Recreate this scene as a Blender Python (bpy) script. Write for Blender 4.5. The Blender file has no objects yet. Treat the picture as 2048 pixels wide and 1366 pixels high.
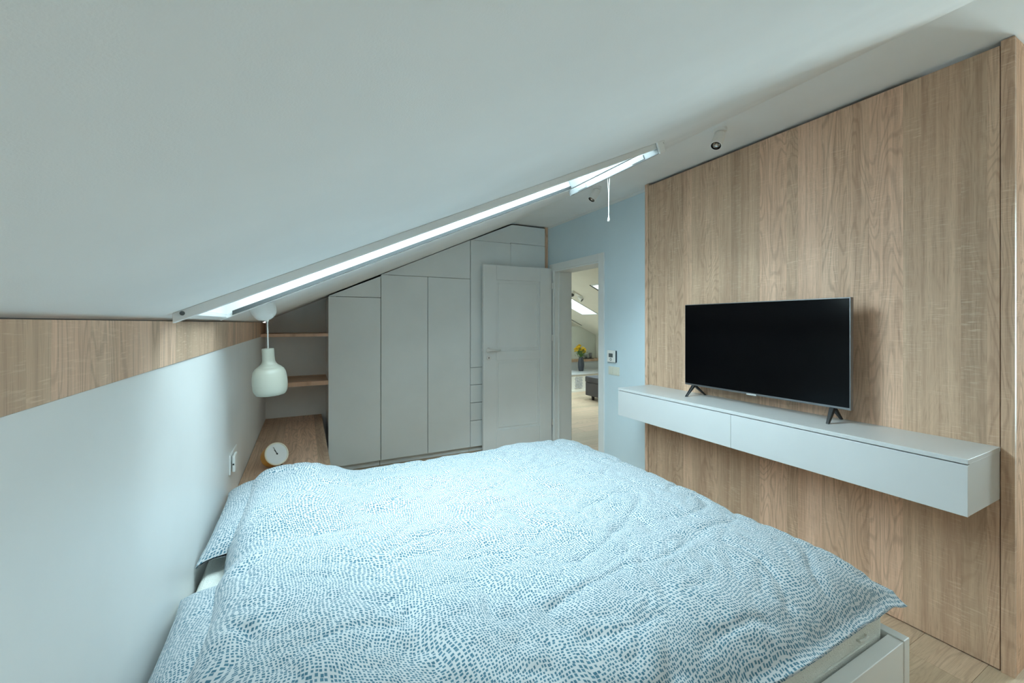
import bpy, bmesh, math, random
from mathutils import Vector, Matrix, noise
random.seed(7)
S = bpy.context.scene
COL = S.collection
# ------------------------------------------------------------------ camera
FPX = 815.0
YAW = math.atan(414.0 / 815.0)
EYE = 1.40
cam = bpy.data.cameras.new('camera')
cam.sensor_width = 36.0
cam.lens = FPX / 2048.0 * 36.0
cam.shift_y = -37.0 / 2048.0
cam.clip_start = 0.02
co = bpy.data.objects.new('camera', cam)
co.location = (0, 0, EYE)
co.rotation_euler = (math.pi / 2, 0, -YAW)
COL.objects.link(co)
S.camera = co
# ------------------------------------------------------------------ sky and exposure
SKY_STRENGTH = 21.0
world = bpy.data.worlds.new('overcast_sky')
S.world = world
world.use_nodes = True
wn = world.node_tree.nodes
wl = world.node_tree.links
wn.clear()
wo = wn.new('ShaderNodeOutputWorld')
wb = wn.new('ShaderNodeBackground')
wb.inputs['Color'].default_value = (0.72, 0.915, 1.01, 1)
wb.inputs['Strength'].default_value = SKY_STRENGTH
wl.new(wb.outputs[0], wo.inputs[0])
vs = S.view_settings
vs.view_transform = 'Standard'
vs.look = 'None'
vs.gamma = 1.0
vs.use_curve_mapping = False
vs.exposure = 0.0
cy = S.cycles
cy.use_denoising = True
cy.max_bounces = 14
cy.diffuse_bounces = 9
cy.glossy_bounces = 5
cy.transparent_max_bounces = 12
cy.caustics_reflective = False
cy.caustics_refractive = False
cy.sample_clamp_indirect = 6.0
# ------------------------------------------------------------------ room numbers (metres)
XL = -0.347            # knee wall
XW = 2.572             # blue wall
XO = 2.80              # other side of the blue wall
YB = 4.66              # back of the niche
YN = -1.70             # wall behind the camera
ZC = 2.535             # flat ceiling
SL, SC = 0.457, 1.575  # roof slope: z = SC + SL * x
XK = (ZC - SC) / SL    # crease
XR = 2.862             # ridge flat ends here on the living room side
XE = 5.95              # living room knee wall
YF = 7.50              # living room end wall
XP = 4.20              # end of the passage to the right of the camera
def slope(x): return SC + SL * x
def slope2(x): return ZC - SL * (x - XR)
# ------------------------------------------------------------------ sky portals in the roof windows (they only aim samples at the sky)
def portal(xa, xb, ya, yb, fz, up=0.12):
    xm, ym = (xa + xb) / 2, (ya + yb) / 2
    za, zb = fz(xa), fz(xb)
    l = bpy.data.lights.new('sky_portal', 'AREA')
    l.shape = 'RECTANGLE'
    l.size = math.hypot(xb - xa, zb - za)
    l.size_y = yb - ya
    l.cycles.is_portal = True
    o = bpy.data.objects.new('sky_portal', l)
    o.location = (xm, ym, (za + zb) / 2 + up)
    o.rotation_euler = (0, -math.atan2(zb - za, xb - xa), 0)
    COL.objects.link(o)
    return o
HOLE1 = (-0.300, 1.520, 1.440, 2.125)      # bedroom roof window
LH = [(3.25, 4.95, 6.17, 6.64), (4.04, 5.00, 4.97, 5.15), (4.78, 5.75, 5.25, 5.78)]  # the last opening is out of view, added to brighten the living room
portal(*HOLE1, slope)
for h in LH: portal(*h, slope2)
FILL_WIN = (-0.30, 0.46, 0.60, 2.20)        # y0, y1, z0, z1 of an unseen window added in the passage for fill light
def side_portal(y0, y1, z0, z1, x):
    l = bpy.data.lights.new('sky_portal', 'AREA'); l.shape = 'RECTANGLE'; l.size = z1 - z0; l.size_y = y1 - y0
    l.cycles.is_portal = True
    o = bpy.data.objects.new('sky_portal', l); o.location = (x, (y0 + y1) / 2, (z0 + z1) / 2)
    o.rotation_euler = (0, math.pi / 2, 0); COL.objects.link(o)
side_portal(*FILL_WIN, 4.24)
# ------------------------------------------------------------------ helpers
def lin(r, g, b):
    def f(c):
        c /= 255.0
        return c / 12.92 if c <= 0.04045 else ((c + 0.055) / 1.055) ** 2.4
    return (f(r), f(g), f(b), 1)
class NT:
    def __init__(s, name):
        s.m = bpy.data.materials.new(name); s.m.use_nodes = True
        s.n = s.m.node_tree.nodes; s.l = s.m.node_tree.links
        s.b = s.n['Principled BSDF']; s.out = s.n['Material Output']
    def node(s, t, **k):
        nd = s.n.new(t)
        for a, v in k.items(): setattr(nd, a, v)
        return nd
    def set(s, sock, v):
        if hasattr(v, 'is_output') or isinstance(v, bpy.types.NodeSocket): s.l.new(v, sock)
        else: sock.default_value = v
    def math(s, op, a, b=None, c=None, clamp=False):
        nd = s.n.new('ShaderNodeMath'); nd.operation = op; nd.use_clamp = clamp
        s.set(nd.inputs[0], a)
        if b is not None: s.set(nd.inputs[1], b)
        if c is not None: s.set(nd.inputs[2], c)
        return nd.outputs[0]
    def mix(s, fac, a, b, mode='MIX'):
        nd = s.n.new('ShaderNodeMix'); nd.data_type = 'RGBA'; nd.blend_type = mode
        s.set(nd.inputs[0], fac); s.set(nd.inputs[6], a); s.set(nd.inputs[7], b)
        return nd.outputs[2]
    def noise(s, vec, scale, detail=2, rough=0.5, dist=0.0):
        nd = s.n.new('ShaderNodeTexNoise')
        s.l.new(vec, nd.inputs['Vector'])
        nd.inputs['Scale'].default_value = scale; nd.inputs['Detail'].default_value = detail
        nd.inputs['Roughness'].default_value = rough; nd.inputs['Distortion'].default_value = dist
        return nd
    def maprange(s, v, a, b, c=0.0, d=1.0):
        nd = s.n.new('ShaderNodeMapRange'); s.set(nd.inputs[0], v)
        for i, q in enumerate((a, b, c, d)): nd.inputs[i + 1].default_value = q
        return nd.outputs[0]
    def comb(s, x, y, z):
        nd = s.n.new('ShaderNodeCombineXYZ')
        for i, q in enumerate((x, y, z)): s.set(nd.inputs[i], q)
        return nd.outputs[0]
    def bump(s, h, strength, dist):
        nd = s.n.new('ShaderNodeBump'); nd.inputs['Strength'].default_value = strength
        nd.inputs['Distance'].default_value = dist
        s.l.new(h, nd.inputs['Height']); s.l.new(nd.outputs[0], s.b.inputs['Normal'])
def plain(name, c, rough=0.5, metal=0.0, spec=0.5, grain=0.0, gscale=300, coat=0.0):
    t = NT(name)
    t.b.inputs['Roughness'].default_value = rough
    t.b.inputs['Metallic'].default_value = metal
    t.b.inputs['Specular IOR Level'].default_value = spec
    t.b.inputs['Coat Weight'].default_value = coat
    tc = t.node('ShaderNodeTexCoord')
    n = t.noise(tc.outputs['Object'], 3.0, 3)
    f = t.maprange(n.outputs[0], 0.3, 0.7, 0.97, 1.02)
    t.l.new(t.mix(1.0, c, t.comb(f, f, f), 'MULTIPLY'), t.b.inputs['Base Color'])
    if grain:
        g = t.noise(tc.outputs['Object'], gscale, 2)
        t.bump(g.outputs[0], grain, 0.001)
    return t.m
def oak(name, along, across, light, mid, dark, band=0.105, rnd=False, rough=0.5, saw=0.34):
    """oak decor: strips of changing tone, pores, cathedral figure and saw marks"""
    t = NT(name)
    tc = t.node('ShaderNodeTexCoord')
    sp = t.node('ShaderNodeSeparateXYZ'); t.l.new(tc.outputs['Object'], sp.inputs[0])
    A = sp.outputs['XYZ'.index(across)]; Lg = sp.outputs['XYZ'.index(along)]
    T = sp.outputs['XYZ'.index([c for c in 'XYZ' if c not in (along, across)][0])]
    if rnd:
        oi = t.node('ShaderNodeObjectInfo')
        off = t.math('MULTIPLY', oi.outputs['Random'], 37.0)
    else:
        off = 0.0
    wob = t.noise(t.comb(t.math('MULTIPLY', A, 5.0), t.math('MULTIPLY', Lg, 0.35), off), 1.0, 1)
    bc = t.math('ADD', t.math('DIVIDE', A, band), t.math('MULTIPLY', t.noise(t.comb(t.math('MULTIPLY', A, 4.0), 0.0, off), 1.0, 1).outputs[0], 3.0))
    cell = t.math('FLOOR', bc)
    wnz = t.node('ShaderNodeTexWhiteNoise'); wnz.noise_dimensions = '2D'
    t.l.new(t.comb(cell, off, 0.0), wnz.inputs['Vector'])
    rv = wnz.outputs['Value']
    rc = t.node('ShaderNodeSeparateColor'); t.l.new(wnz.outputs['Color'], rc.inputs[0])
    L2 = t.math('ADD', Lg, t.math('MULTIPLY', rv, 13.0))
    A2 = t.math('ADD', A, t.math('ADD', t.math('MULTIPLY', rc.outputs[1], 5.0), off))
    # slow drift of tone along the board
    drift = t.noise(t.comb(t.math('MULTIPLY', A2, 7.0), t.math('MULTIPLY', L2, 1.1), T), 1.0, 3).outputs[0]
    # cathedral figure
    fig = t.noise(t.comb(t.math('MULTIPLY', A2, 9.0), t.math('MULTIPLY', L2, 1.3), T), 1.0, 1.5, 0.4, 0.3).outputs[0]
    lines = t.math('SINE', t.math('MULTIPLY', fig, 120.0))
    lines = t.math('MULTIPLY', t.maprange(lines, 0.2, 1.0), t.maprange(rc.outputs[2], 0.35, 0.8, 0.15, 1.0))
    # streaks and pores
    st = t.noise(t.comb(t.math('MULTIPLY', A2, 130.0), t.math('MULTIPLY', L2, 3.0), T), 1.0, 4, 0.6).outputs[0]
    po = t.noise(t.comb(t.math('MULTIPLY', A2, 420.0), t.math('MULTIPLY', L2, 14.0), T), 1.0, 2).outputs[0]
    pores = t.maprange(po, 0.55, 0.72)
    # saw marks across the grain
    sm = t.noise(t.comb(t.math('MULTIPLY', A2, 22.0), t.math('MULTIPLY', L2, 260.0), T), 1.0, 2).outputs[0]
    sk = t.noise(t.comb(t.math('MULTIPLY', A2, 9.0), t.math('MULTIPLY', L2, 5.0), 3.0), 1.0, 2).outputs[0]
    saws = t.math('MULTIPLY', t.maprange(sm, 0.55, 0.68), t.maprange(sk, 0.40, 0.75))
    band2 = t.noise(t.comb(t.math('MULTIPLY', A2, 32.0), t.math('MULTIPLY', L2, 0.8), T), 1.0, 2, 0.5).outputs[0]
    tone = t.math('ADD', t.math('MULTIPLY', rv, 0.42), t.math('MULTIPLY', drift, 0.30))
    tone = t.math('ADD', tone, t.math('MULTIPLY', t.maprange(band2, 0.3, 0.7), 0.28))
    cr = t.node('ShaderNodeValToRGB'); e = cr.color_ramp.elements
    e[0].position, e[0].color = 0.12, dark
    e[1].position, e[1].color = 0.92, light
    q = cr.color_ramp.elements.new(0.5); q.color = mid
    t.l.new(tone, cr.inputs[0])
    c = cr.outputs[0]
    dk = (dark[0] * 0.62, dark[1] * 0.60, dark[2] * 0.58, 1)
    c = t.mix(t.math('MULTIPLY', lines, 0.36), c, dk)
    c = t.mix(t.math('MULTIPLY', t.maprange(st, 0.42, 0.75), 0.40), c, dk)
    c = t.mix(t.math('MULTIPLY', pores, 0.38), c, dk)
    c = t.mix(t.math('MULTIPLY', saws, saw), c, (min(1, light[0] * 1.3), min(1, light[1] * 1.32), min(1, light[2] * 1.36), 1))
    c = t.mix(1.0, c, t.mix(rc.outputs[0], (0.97, 1.0, 0.98, 1), (1.05, 0.96, 0.93, 1)), 'MULTIPLY')
    t.l.new(c, t.b.inputs['Base Color'])
    t.b.inputs['Roughness'].default_value = rough
    t.b.inputs['Specular IOR Level'].default_value = 0.35
    h = t.math('SUBTRACT', t.math('MULTIPLY', st, 0.5), pores)
    t.bump(h, 0.12, 0.0006)
    return t.m
OAK_L, OAK_M, OAK_D = (0.84, 0.63, 0.47, 1), (0.64, 0.445, 0.315, 1), (0.44, 0.277, 0.192, 1)
M = {}
M['ceiling'] = plain('ceiling_paint', (0.88, 0.88, 0.87, 1), 0.9, spec=0.2, grain=0.15, gscale=500)
M['white_wall'] = plain('white_satin_board', (0.79, 0.79, 0.78, 1), 0.42, spec=0.45)
M['blue_wall'] = plain('pale_blue_paint', (0.64, 0.76, 0.82, 1), 0.85, spec=0.2, grain=0.2, gscale=400)
M['white_paint'] = plain('white_trim_paint', (0.79, 0.81, 0.81, 1), 0.4)
M['frame_white'] = plain('roof_window_white', (0.84, 0.845, 0.84, 1), 0.45)
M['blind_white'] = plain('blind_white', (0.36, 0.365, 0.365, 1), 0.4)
M['grey_front'] = plain('light_grey_lacquer', (0.80, 0.835, 0.84, 1), 0.38, spec=0.4)
M['niche'] = plain('niche_board', (0.90, 0.905, 0.89, 1), 0.6)
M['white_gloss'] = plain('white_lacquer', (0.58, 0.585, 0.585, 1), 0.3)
M['bed_white'] = plain('bed_white_foil', (0.72, 0.72, 0.70, 1), 0.4)
M['cream_room'] = plain('cream_paint', (0.84, 0.815, 0.74, 1), 0.85, spec=0.2)
M['green_room'] = plain('grey_green_paint', (0.70, 0.73, 0.68, 1), 0.8, spec=0.2)
M['alu'] = plain('brushed_aluminium', (0.85, 0.86, 0.86, 1), 0.32, metal=1.0)
M['dark_rail'] = plain('dark_grey_rail', (0.05, 0.055, 0.055, 1), 0.5)
M['black'] = plain('black_plastic', (0.012, 0.012, 0.013, 1), 0.35)
M['gap'] = plain('gap_shade', (0.16, 0.16, 0.155, 1), 0.8)  # dark tone stands for the shade inside gaps and behind boards
M['screen'] = plain('black_glass_screen', (0.002, 0.002, 0.0025, 1), 0.13, spec=0.13)
M['tv_frame'] = plain('dark_silver_frame', (0.22, 0.22, 0.23, 1), 0.35, metal=0.85)
M['lamp'] = plain('pale_sage_enamel', (0.48, 0.475, 0.40, 1), 0.32)
M['cord'] = plain('white_cord', (0.82, 0.82, 0.80, 1), 0.6)
M['yellow_wood'] = plain('honey_wood', (0.72, 0.36, 0.06, 1), 0.45)
M['clock_rim'] = plain('cream_rim', (0.82, 0.78, 0.64, 1), 0.45)
M['clock_face'] = plain('white_dial', (0.82, 0.84, 0.83, 1), 0.6)
M['cream_plastic'] = plain('cream_plastic', (0.76, 0.76, 0.66, 1), 0.4)
M['white_plastic'] = plain('white_plastic', (0.84, 0.84, 0.82, 1), 0.35)
M['lcd'] = plain('grey_display', (0.10, 0.115, 0.115, 1), 0.25)
M['navy_plastic'] = plain('dark_navy_plastic', (0.02, 0.035, 0.05, 1), 0.4)
M['ottoman'] = plain('charcoal_fabric', (0.075, 0.07, 0.075, 1), 0.85, grain=0.6, gscale=250)
M['vase'] = plain('slate_ceramic', (0.055, 0.06, 0.075, 1), 0.35)
M['petal'] = plain('yellow_petal', (0.85, 0.58, 0.03, 1), 0.6)
M['leaf'] = plain('green_leaf', (0.10, 0.22, 0.04, 1), 0.6)
M['tumbler'] = plain('smoky_tumbler', (0.20, 0.20, 0.21, 1), 0.2)
M['tray'] = plain('dark_tray', (0.06, 0.045, 0.035, 1), 0.4)
M['reflector'] = plain('lamp_reflector', (0.45, 0.42, 0.38, 1), 0.15, metal=1.0)
M['bulb'] = plain('lamp_lens', (0.75, 0.68, 0.60, 1), 0.2)
M['oak_panel'] = oak('oak_panel_decor', 'Z', 'Y', OAK_L, OAK_M, OAK_D)
M['oak_side'] = oak('oak_side_decor', 'Z', 'X', OAK_L, OAK_M, OAK_D, rough=0.9)
M['oak_side'].node_tree.nodes['Principled BSDF'].inputs['Specular IOR Level'].default_value = 0.05
M['oak_top'] = oak('oak_bench_decor', 'Y', 'X', OAK_L, OAK_M, OAK_D, saw=0.25)
M['oak_shelf'] = oak('oak_shelf_decor', 'X', 'Y', OAK_L, OAK_M, OAK_D, saw=0.25)
M['oak_floor'] = oak('oak_laminate_floor', 'X', 'Y', (0.66, 0.51, 0.375, 1), (0.57, 0.43, 0.305, 1), (0.48, 0.345, 0.24, 1), band=0.3, rnd=True, rough=0.42, saw=0.2)
def glass_mat():
    t = NT('roof_window_glass')
    tr = t.node('ShaderNodeBsdfTransparent'); gl = t.node('ShaderNodeBsdfGlossy')
    tr.inputs['Color'].default_value = (0.95, 0.98, 0.97, 1); gl.inputs['Roughness'].default_value = 0.02
    fr = t.node('ShaderNodeFresnel'); fr.inputs[0].default_value = 1.3
    mx = t.node('ShaderNodeMixShader')
    t.l.new(t.math('MULTIPLY', fr.outputs[0], 0.6), mx.inputs[0]); t.l.new(tr.outputs[0], mx.inputs[1]); t.l.new(gl.outputs[0], mx.inputs[2])
    t.l.new(mx.outputs[0], t.out.inputs['Surface'])
    return t.m
M['glass'] = glass_mat()
def bedding_mat():
    """white cotton printed with small blue dashes that flow in swirls"""
    t = NT('blue_dash_cotton')
    uv = t.node('ShaderNodeUVMap'); uv.uv_map = 'UVMap'
    sp = t.node('ShaderNodeSeparateXYZ'); t.l.new(uv.outputs[0], sp.inputs[0])
    U, V = sp.outputs[0], sp.outputs[1]
    base = t.comb(U, V, 0.0)
    n1 = t.noise(base, 4.5, 0.0); n2 = t.noise(t.comb(U, V, 7.3), 4.5, 0.0)
    n3 = t.noise(t.comb(U, V, 3.1), 12.0, 0.0); n4 = t.noise(t.comb(U, V, 9.9), 12.0, 0.0)
    def warp(c, a, b):
        return t.math('ADD', c, t.math('ADD', t.math('MULTIPLY', t.math('SUBTRACT', a.outputs[0], 0.5), 0.100), t.math('MULTIPLY', t.math('SUBTRACT', b.outputs[0], 0.5), 0.021)))
    vo = t.node('ShaderNodeTexVoronoi'); vo.voronoi_dimensions = '2D'; vo.distance = 'CHEBYCHEV'
    t.l.new(t.comb(t.math('DIVIDE', warp(U, n1, n3), 0.0088), t.math('DIVIDE', warp(V, n2, n4), 0.0077), 0.0), vo.inputs['Vector'])
    vo.inputs['Scale'].default_value = 1.0; vo.inputs['Randomness'].default_value = 0.42
    r = t.node('ShaderNodeSeparateColor'); t.l.new(vo.outputs['Color'], r.inputs[0])
    d = t.math('SUBTRACT', t.maprange(r.outputs[2], 0, 1, 0.265, 0.35), vo.outputs['Distance'])
    mask = t.maprange(d, -0.02, 0.04)
    ink = t.mix(r.outputs[1], (0.045, 0.135, 0.195, 1), (0.085, 0.19, 0.25, 1))
    t.l.new(t.mix(mask, (0.50, 0.525, 0.54, 1), ink), t.b.inputs['Base Color'])
    t.b.inputs['Roughness'].default_value = 0.85
    t.b.inputs['Specular IOR Level'].default_value = 0.15
    t.b.inputs['Sheen Weight'].default_value = 0.15
    w = t.noise(base, 900, 1)
    t.bump(w.outputs[0], 0.15, 0.0006)
    return t.m
M['bedding'] = bedding_mat()
def mattress_mat():
    t = NT('quilted_mattress_cloth')
    tc = t.node('ShaderNodeTexCoord')
    n = t.noise(tc.outputs['Object'], 30, 1, 0.4, 1.5)
    w = t.math('ABSOLUTE', t.math('SINE', t.math('MULTIPLY', n.outputs[0], 40.0)))
    t.b.inputs['Base Color'].default_value = (0.72, 0.73, 0.68, 1)
    t.b.inputs['Roughness'].default_value = 0.9
    t.bump(w, 0.5, 0.003)
    return t.m
M['mattress'] = mattress_mat()
def tag(o, label=None, cat=None, group=None, kind=None):
    if label: o['label'] = label
    if cat: o['category'] = cat
    if group: o['group'] = group
    if kind: o['kind'] = kind
    return o
def thing(name, label, cat, loc=(0, 0, 0), rot=(0, 0, 0), group=None, kind=None):
    o = bpy.data.objects.new(name, None); COL.objects.link(o)
    o.empty_display_size = 0.1
    o.location = loc; o.rotation_euler = rot
    return tag(o, label, cat, group, kind)
def obj(name, bm, mat, parent=None, bevel=0.0, smooth=False, seg=2, world=True):
    """bm in world coordinates unless the parent is rotated (world=False: parent's own coordinates)"""
    bmesh.ops.recalc_face_normals(bm, faces=bm.faces)
    if smooth:
        for f in bm.faces: f.smooth = True
    me = bpy.data.meshes.new(name)
    bm.to_mesh(me); bm.free()
    o = bpy.data.objects.new(name, me); COL.objects.link(o)
    me.materials.append(M[mat] if isinstance(mat, str) else mat)
    if parent is not None:
        o.parent = parent
        if world: 
            p = parent; off = Vector((0, 0, 0))
            while p is not None: off += Vector(p.location); p = p.parent
            o.location = -off
    if bevel:
        b = o.modifiers.new('edge', 'BEVEL'); b.width = bevel; b.segments = seg; b.limit_method = 'ANGLE'; b.angle_limit = math.radians(40)
        b.harden_normals = False
    return o
def B(): return bmesh.new()
def box(bm, x0, x1, y0, y1, z0, z1):
    vs = [bm.verts.new((x, y, z)) for x in (x0, x1) for y in (y0, y1) for z in (z0, z1)]
    for f in ((0, 1, 3, 2), (4, 6, 7, 5), (0, 4, 5, 1), (2, 3, 7, 6), (0, 2, 6, 4), (1, 5, 7, 3)):
        bm.faces.new([vs[i] for i in f])
    return bm
def boxo(name, dims, mat, parent=None, bevel=0.0015, **k): return obj(name, box(B(), *dims), mat, parent, bevel, **k)
def prism(bm, pts, ax, a, b):
    """polygon extruded along axis ax; pts are the two other coordinates in order"""
    def mk(p, q):
        c = list(p); c.insert('xyz'.index(ax), q); return bm.verts.new(c)
    lo = [mk(p, a) for p in pts]; hi = [mk(p, b) for p in pts]
    n = len(pts)
    bm.faces.new(lo[::-1]); bm.faces.new(hi)
    for i in range(n): bm.faces.new((lo[i], lo[(i + 1) % n], hi[(i + 1) % n], hi[i]))
    return bm
def lathe(bm, prof, seg=32, mat=None, cap=True):
    mat = mat or Matrix()
    rings = []
    for r, z in prof:
        if r < 1e-6: rings.append([bm.verts.new(mat @ Vector((0, 0, z)))])
        else: rings.append([bm.verts.new(mat @ Vector((r * math.cos(2 * math.pi * i / seg), r * math.sin(2 * math.pi * i / seg), z))) for i in range(seg)])
    for a, b in zip(rings, rings[1:]):
        for i in range(seg):
            j = (i + 1) % seg
            if len(a) == 1 and len(b) == 1: continue
            if len(a) == 1: bm.faces.new((a[0], b[i], b[j]))
            elif len(b) == 1: bm.faces.new((a[i], a[j], b[0]))
            else: bm.faces.new((a[i], a[j], b[j], b[i]))
    return bm
def tube(bm, pts, r, seg=10):
    pts = [Vector(p) for p in pts]; rings = []
    for i, p in enumerate(pts):
        d = (pts[min(i + 1, len(pts) - 1)] - pts[max(i - 1, 0)]).normalized()
        a = d.orthogonal().normalized() if i == 0 else (rings_a - d * rings_a.dot(d)).normalized()
        rings_a = a; b = d.cross(a)
        rr = r[i] if isinstance(r, (list, tuple)) else r
        rings.append([bm.verts.new(p + (a * math.cos(2 * math.pi * k / seg) + b * math.sin(2 * math.pi * k / seg)) * rr) for k in range(seg)])
    for u, v in zip(rings, rings[1:]):
        for k in range(seg): bm.faces.new((u[k], u[(k + 1) % seg], v[(k + 1) % seg], v[k]))
    bm.faces.new(rings[0][::-1]); bm.faces.new(rings[-1])
    return bm
def struct(name, bm, mat, parent=None, bevel=0.0, **k):
    o = obj(name, bm, mat, parent, bevel, **k)
    if parent is None: o['kind'] = 'structure'
    return o
# ------------------------------------------------------------------ setting: floor of oak laminate planks
fl = struct('floor', box(B(), XL - 0.15, XE + 0.15, YN - 0.15, YF + 0.15, -0.14, -0.012), 'oak_floor')
PW, PL = 0.192, 1.30
plank_mesh = None
ny = int(math.ceil((YF - YN) / PW))
for iy in range(ny):
    y0 = YN + iy * PW; y1 = min(y0 + PW, YF)
    x = XL - (iy * 0.43) % PL
    while x < XE:
        a, b = max(x, XL), min(x + PL, XE)
        x += PL
        if b - a < 0.05: continue
        yc = (y0 + y1) / 2
        # planks that nothing in the frame can show are left to the sub-floor
        if yc < 0.05 and not (b > 1.6): continue
        if b < XO and b < 1.6 and yc < 2.3 and yc > 0.6: continue
        if a > XO and yc < 1.5: continue
        bm = box(B(), a + 0.0006, b - 0.0006, y0 + 0.0006, y1 - 0.0006, -0.012, 0.0)
        obj('plank', bm, 'oak_floor', fl, 0.0)
# walls
struct('wall_left', box(B(), XL - 0.15, XL, YN, YB + 0.14, -0.012, 1.279), 'white_wall')
struct('wall_behind', box(B(), XL - 0.15, XP + .12, YN - 0.15, YN, -0.012, ZC + 0.2), 'ceiling')
struct('wall_back', box(B(), XL, XO, YB, YB + 0.14, -0.012, ZC + 0.1), 'niche')
DY0, DY1, DZ = 3.165, 3.990, 2.012      # doorway
bm = B()
box(bm, XW, XO, 2.495, DY0, -0.012, ZC)
box(bm, XW, XO, DY1, YB, -0.012, ZC)
box(bm, XW, XO, DY0, DY1, DZ, ZC)
struct('wall_right', bm, 'blue_wall')
bm = B()
wy0, wy1, wz0, wz1 = FILL_WIN

box(bm, XP, XP + .12, YN, wy0, -0.012, ZC); box(bm, XP, XP + .12, wy1, 0.66, -0.012, ZC)
box(bm, XP, XP + .12, wy0, wy1, -0.012, wz0); box(bm, XP, XP + .12, wy0, wy1, wz1, ZC)
box(bm, 3.296, XP, 0.535, 0.66, -0.012, ZC); box(bm, XW + 0.1, XO, 1.0, 2.47, -0.012, ZC)
struct('wall_right_near', bm, 'ceiling')
struct('trim_oak_left', box(B(), XL - 0.15, XL + 0.003, YN, YB, 1.280, 1.405), 'oak_panel', bevel=0.001)
struct('trim_shadow_left', box(B(), XL - 0.15, XL - 0.02, YN, YB, 1.405, 1.46), 'gap')  # dark strip colours in the shade of the gap above the oak
struct('trim_right', box(B(), XW - 0.004, XW, 2.495, 4.11, ZC - 0.022, ZC), 'white_paint')
# ceiling: sloped, flat and sloped again, with openings for the roof windows
TH = 0.20
bm = B()
def slab(fz, xa, xb, ya, yb):
    prism(bm, [(xa, fz(xa)), (xb, fz(xb)), (xb, fz(xb) + TH), (xa, fz(xa) + TH)], 'y', ya, yb)
def holed(fz, xa, xb, ya, yb, holes):
    y = ya
    for (hx0, hx1, hy0, hy1) in sorted(holes, key=lambda h: h[2]):
        slab(fz, xa, xb, y, hy0)
        slab(fz, xa, hx0, hy0, hy1); slab(fz, hx1, xb, hy0, hy1)
        y = hy1
    slab(fz, xa, xb, y, yb)
holed(slope, XL - 0.15, XK, YN - 0.15, YB + 0.14, [HOLE1])
slab(lambda x: ZC, XK, XR, YN - 0.15, YB + 0.14)
struct('ceiling', bm, 'ceiling')
bm = B()
slab(lambda x: ZC, XO, XR, YB + 0.14, YF + 0.15)
holed(slope2, XR, XE + 0.2, 0.9, YF + 0.15, LH)
slab(lambda x: ZC, XR, XP + .12, YN - 0.15, 0.9)
struct('ceiling_living', bm, 'cream_room')
# living room shell
struct('wall_living_far', box(B(), XO - 0.1, XE + 0.2, YF, YF + 0.15, -0.012, ZC), 'cream_room')
struct('wall_living_right', box(B(), XE, XE + 0.15, 0.9, YF, -0.012, slope2(XE) + 0.02), 'cream_room')
struct('wall_living_left', box(B(), XO - 0.15, XO, YB + 0.14, YF, -0.012, ZC), 'cream_room')
struct('wall_living_near', box(B(), XO, XE + 0.15, 0.80, 0.9, -0.012, ZC), 'cream_room')
# ------------------------------------------------------------------ roof windows
def frame_ring(bm, fz, h, w, up, down_n, down_f, down_e):
    x0, x1, y0, y1 = h
    def bar(xa, xb, ya, yb, d):
        prism(bm, [(xa, fz(xa) - d), (xb, fz(xb) - d), (xb, fz(xb) + up), (xa, fz(xa) + up)], 'y', ya, yb)
    bar(x0 - w, x1 + w, y0 - w, y0, down_n)
    bar(x0 - w, x1 + w, y1, y1 + w, down_f)
    bar(x0 - w, x0, y0, y1, down_e); bar(x1, x1 + w, y0, y1, down_e)
def pane(bm, fz, h, up):
    x0, x1, y0, y1 = h
    prism(bm, [(x0 - .005, fz(x0 - .005) + up), (x1 + .005, fz(x1 + .005) + up), (x1 + .005, fz(x1 + .005) + up + 0.012), (x0 - .005, fz(x0 - .005) + up + 0.012)], 'y', y0 - .005, y1 + .005)
w1 = bpy.data.objects.new('window_1', None); COL.objects.link(w1); w1['kind'] = 'structure'
w1.location = (0.6, 1.78, slope(0.6))
bm = B(); frame_ring(bm, slope, HOLE1, 0.024, 0.0, 0.028, 0.017, 0.014)
wf = obj('window_frame', bm, 'frame_white', w1, 0.002)
bm = B(); frame_ring(bm, slope, (HOLE1[0] + .05, HOLE1[1] - .05, HOLE1[2] + .045, HOLE1[3] - .045), 0.05, 0.155, -0.11, -0.11, -0.11)
obj('sash', bm, 'white_paint', w1, 0.002)
bm = B(); pane(bm, slope, (HOLE1[0] + .05, HOLE1[1] - .05, HOLE1[2] + .045, HOLE1[3] - .045), 0.130)
obj('pane', bm, 'glass', w1)
for nm, ya, yb in (('guide_rail', HOLE1[3] - 0.010, HOLE1[3]), ('guide_rail', HOLE1[2], HOLE1[2] + 0.010)):
    bm = B(); x0, x1 = HOLE1[0] + 0.02, HOLE1[1] - 0.03
    prism(bm, [(x0, slope(x0) - .012), (x1, slope(x1) - .012), (x1, slope(x1) + .006), (x0, slope(x0) + .006)], 'y', ya, yb)
    obj(nm, bm, 'dark_rail', w1)
for xx, zz in ((HOLE1[0] - 0.002, -0.010), (HOLE1[1] + 0.008, -0.012)):
    bm = B(); lathe(bm, [(0, 0), (0.006, 0), (0.006, 0.003), (0, 0.003)], 12, Matrix.Translation((xx, HOLE1[2] - 0.024, slope(xx) + zz)) @ Matrix.Rotation(math.pi / 2, 4, 'X'))
    obj('screw_cap', bm, 'lcd', w1)
for k, h in enumerate(LH):  # includes the added, unseen opening at the end of the list
    wk = bpy.data.objects.new('window_%d' % (2 + k), None); COL.objects.link(wk); wk['kind'] = 'structure'
    wk.location = ((h[0] + h[1]) / 2, (h[2] + h[3]) / 2, slope2((h[0] + h[1]) / 2))
    bm = B(); frame_ring(bm, slope2, h, 0.02, 0.0, 0.012, 0.012, 0.012); obj('window_frame', bm, 'white_paint', wk, 0.002)
    bm = B(); pane(bm, slope2, h, 0.06); obj('pane', bm, 'glass', wk)
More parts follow.
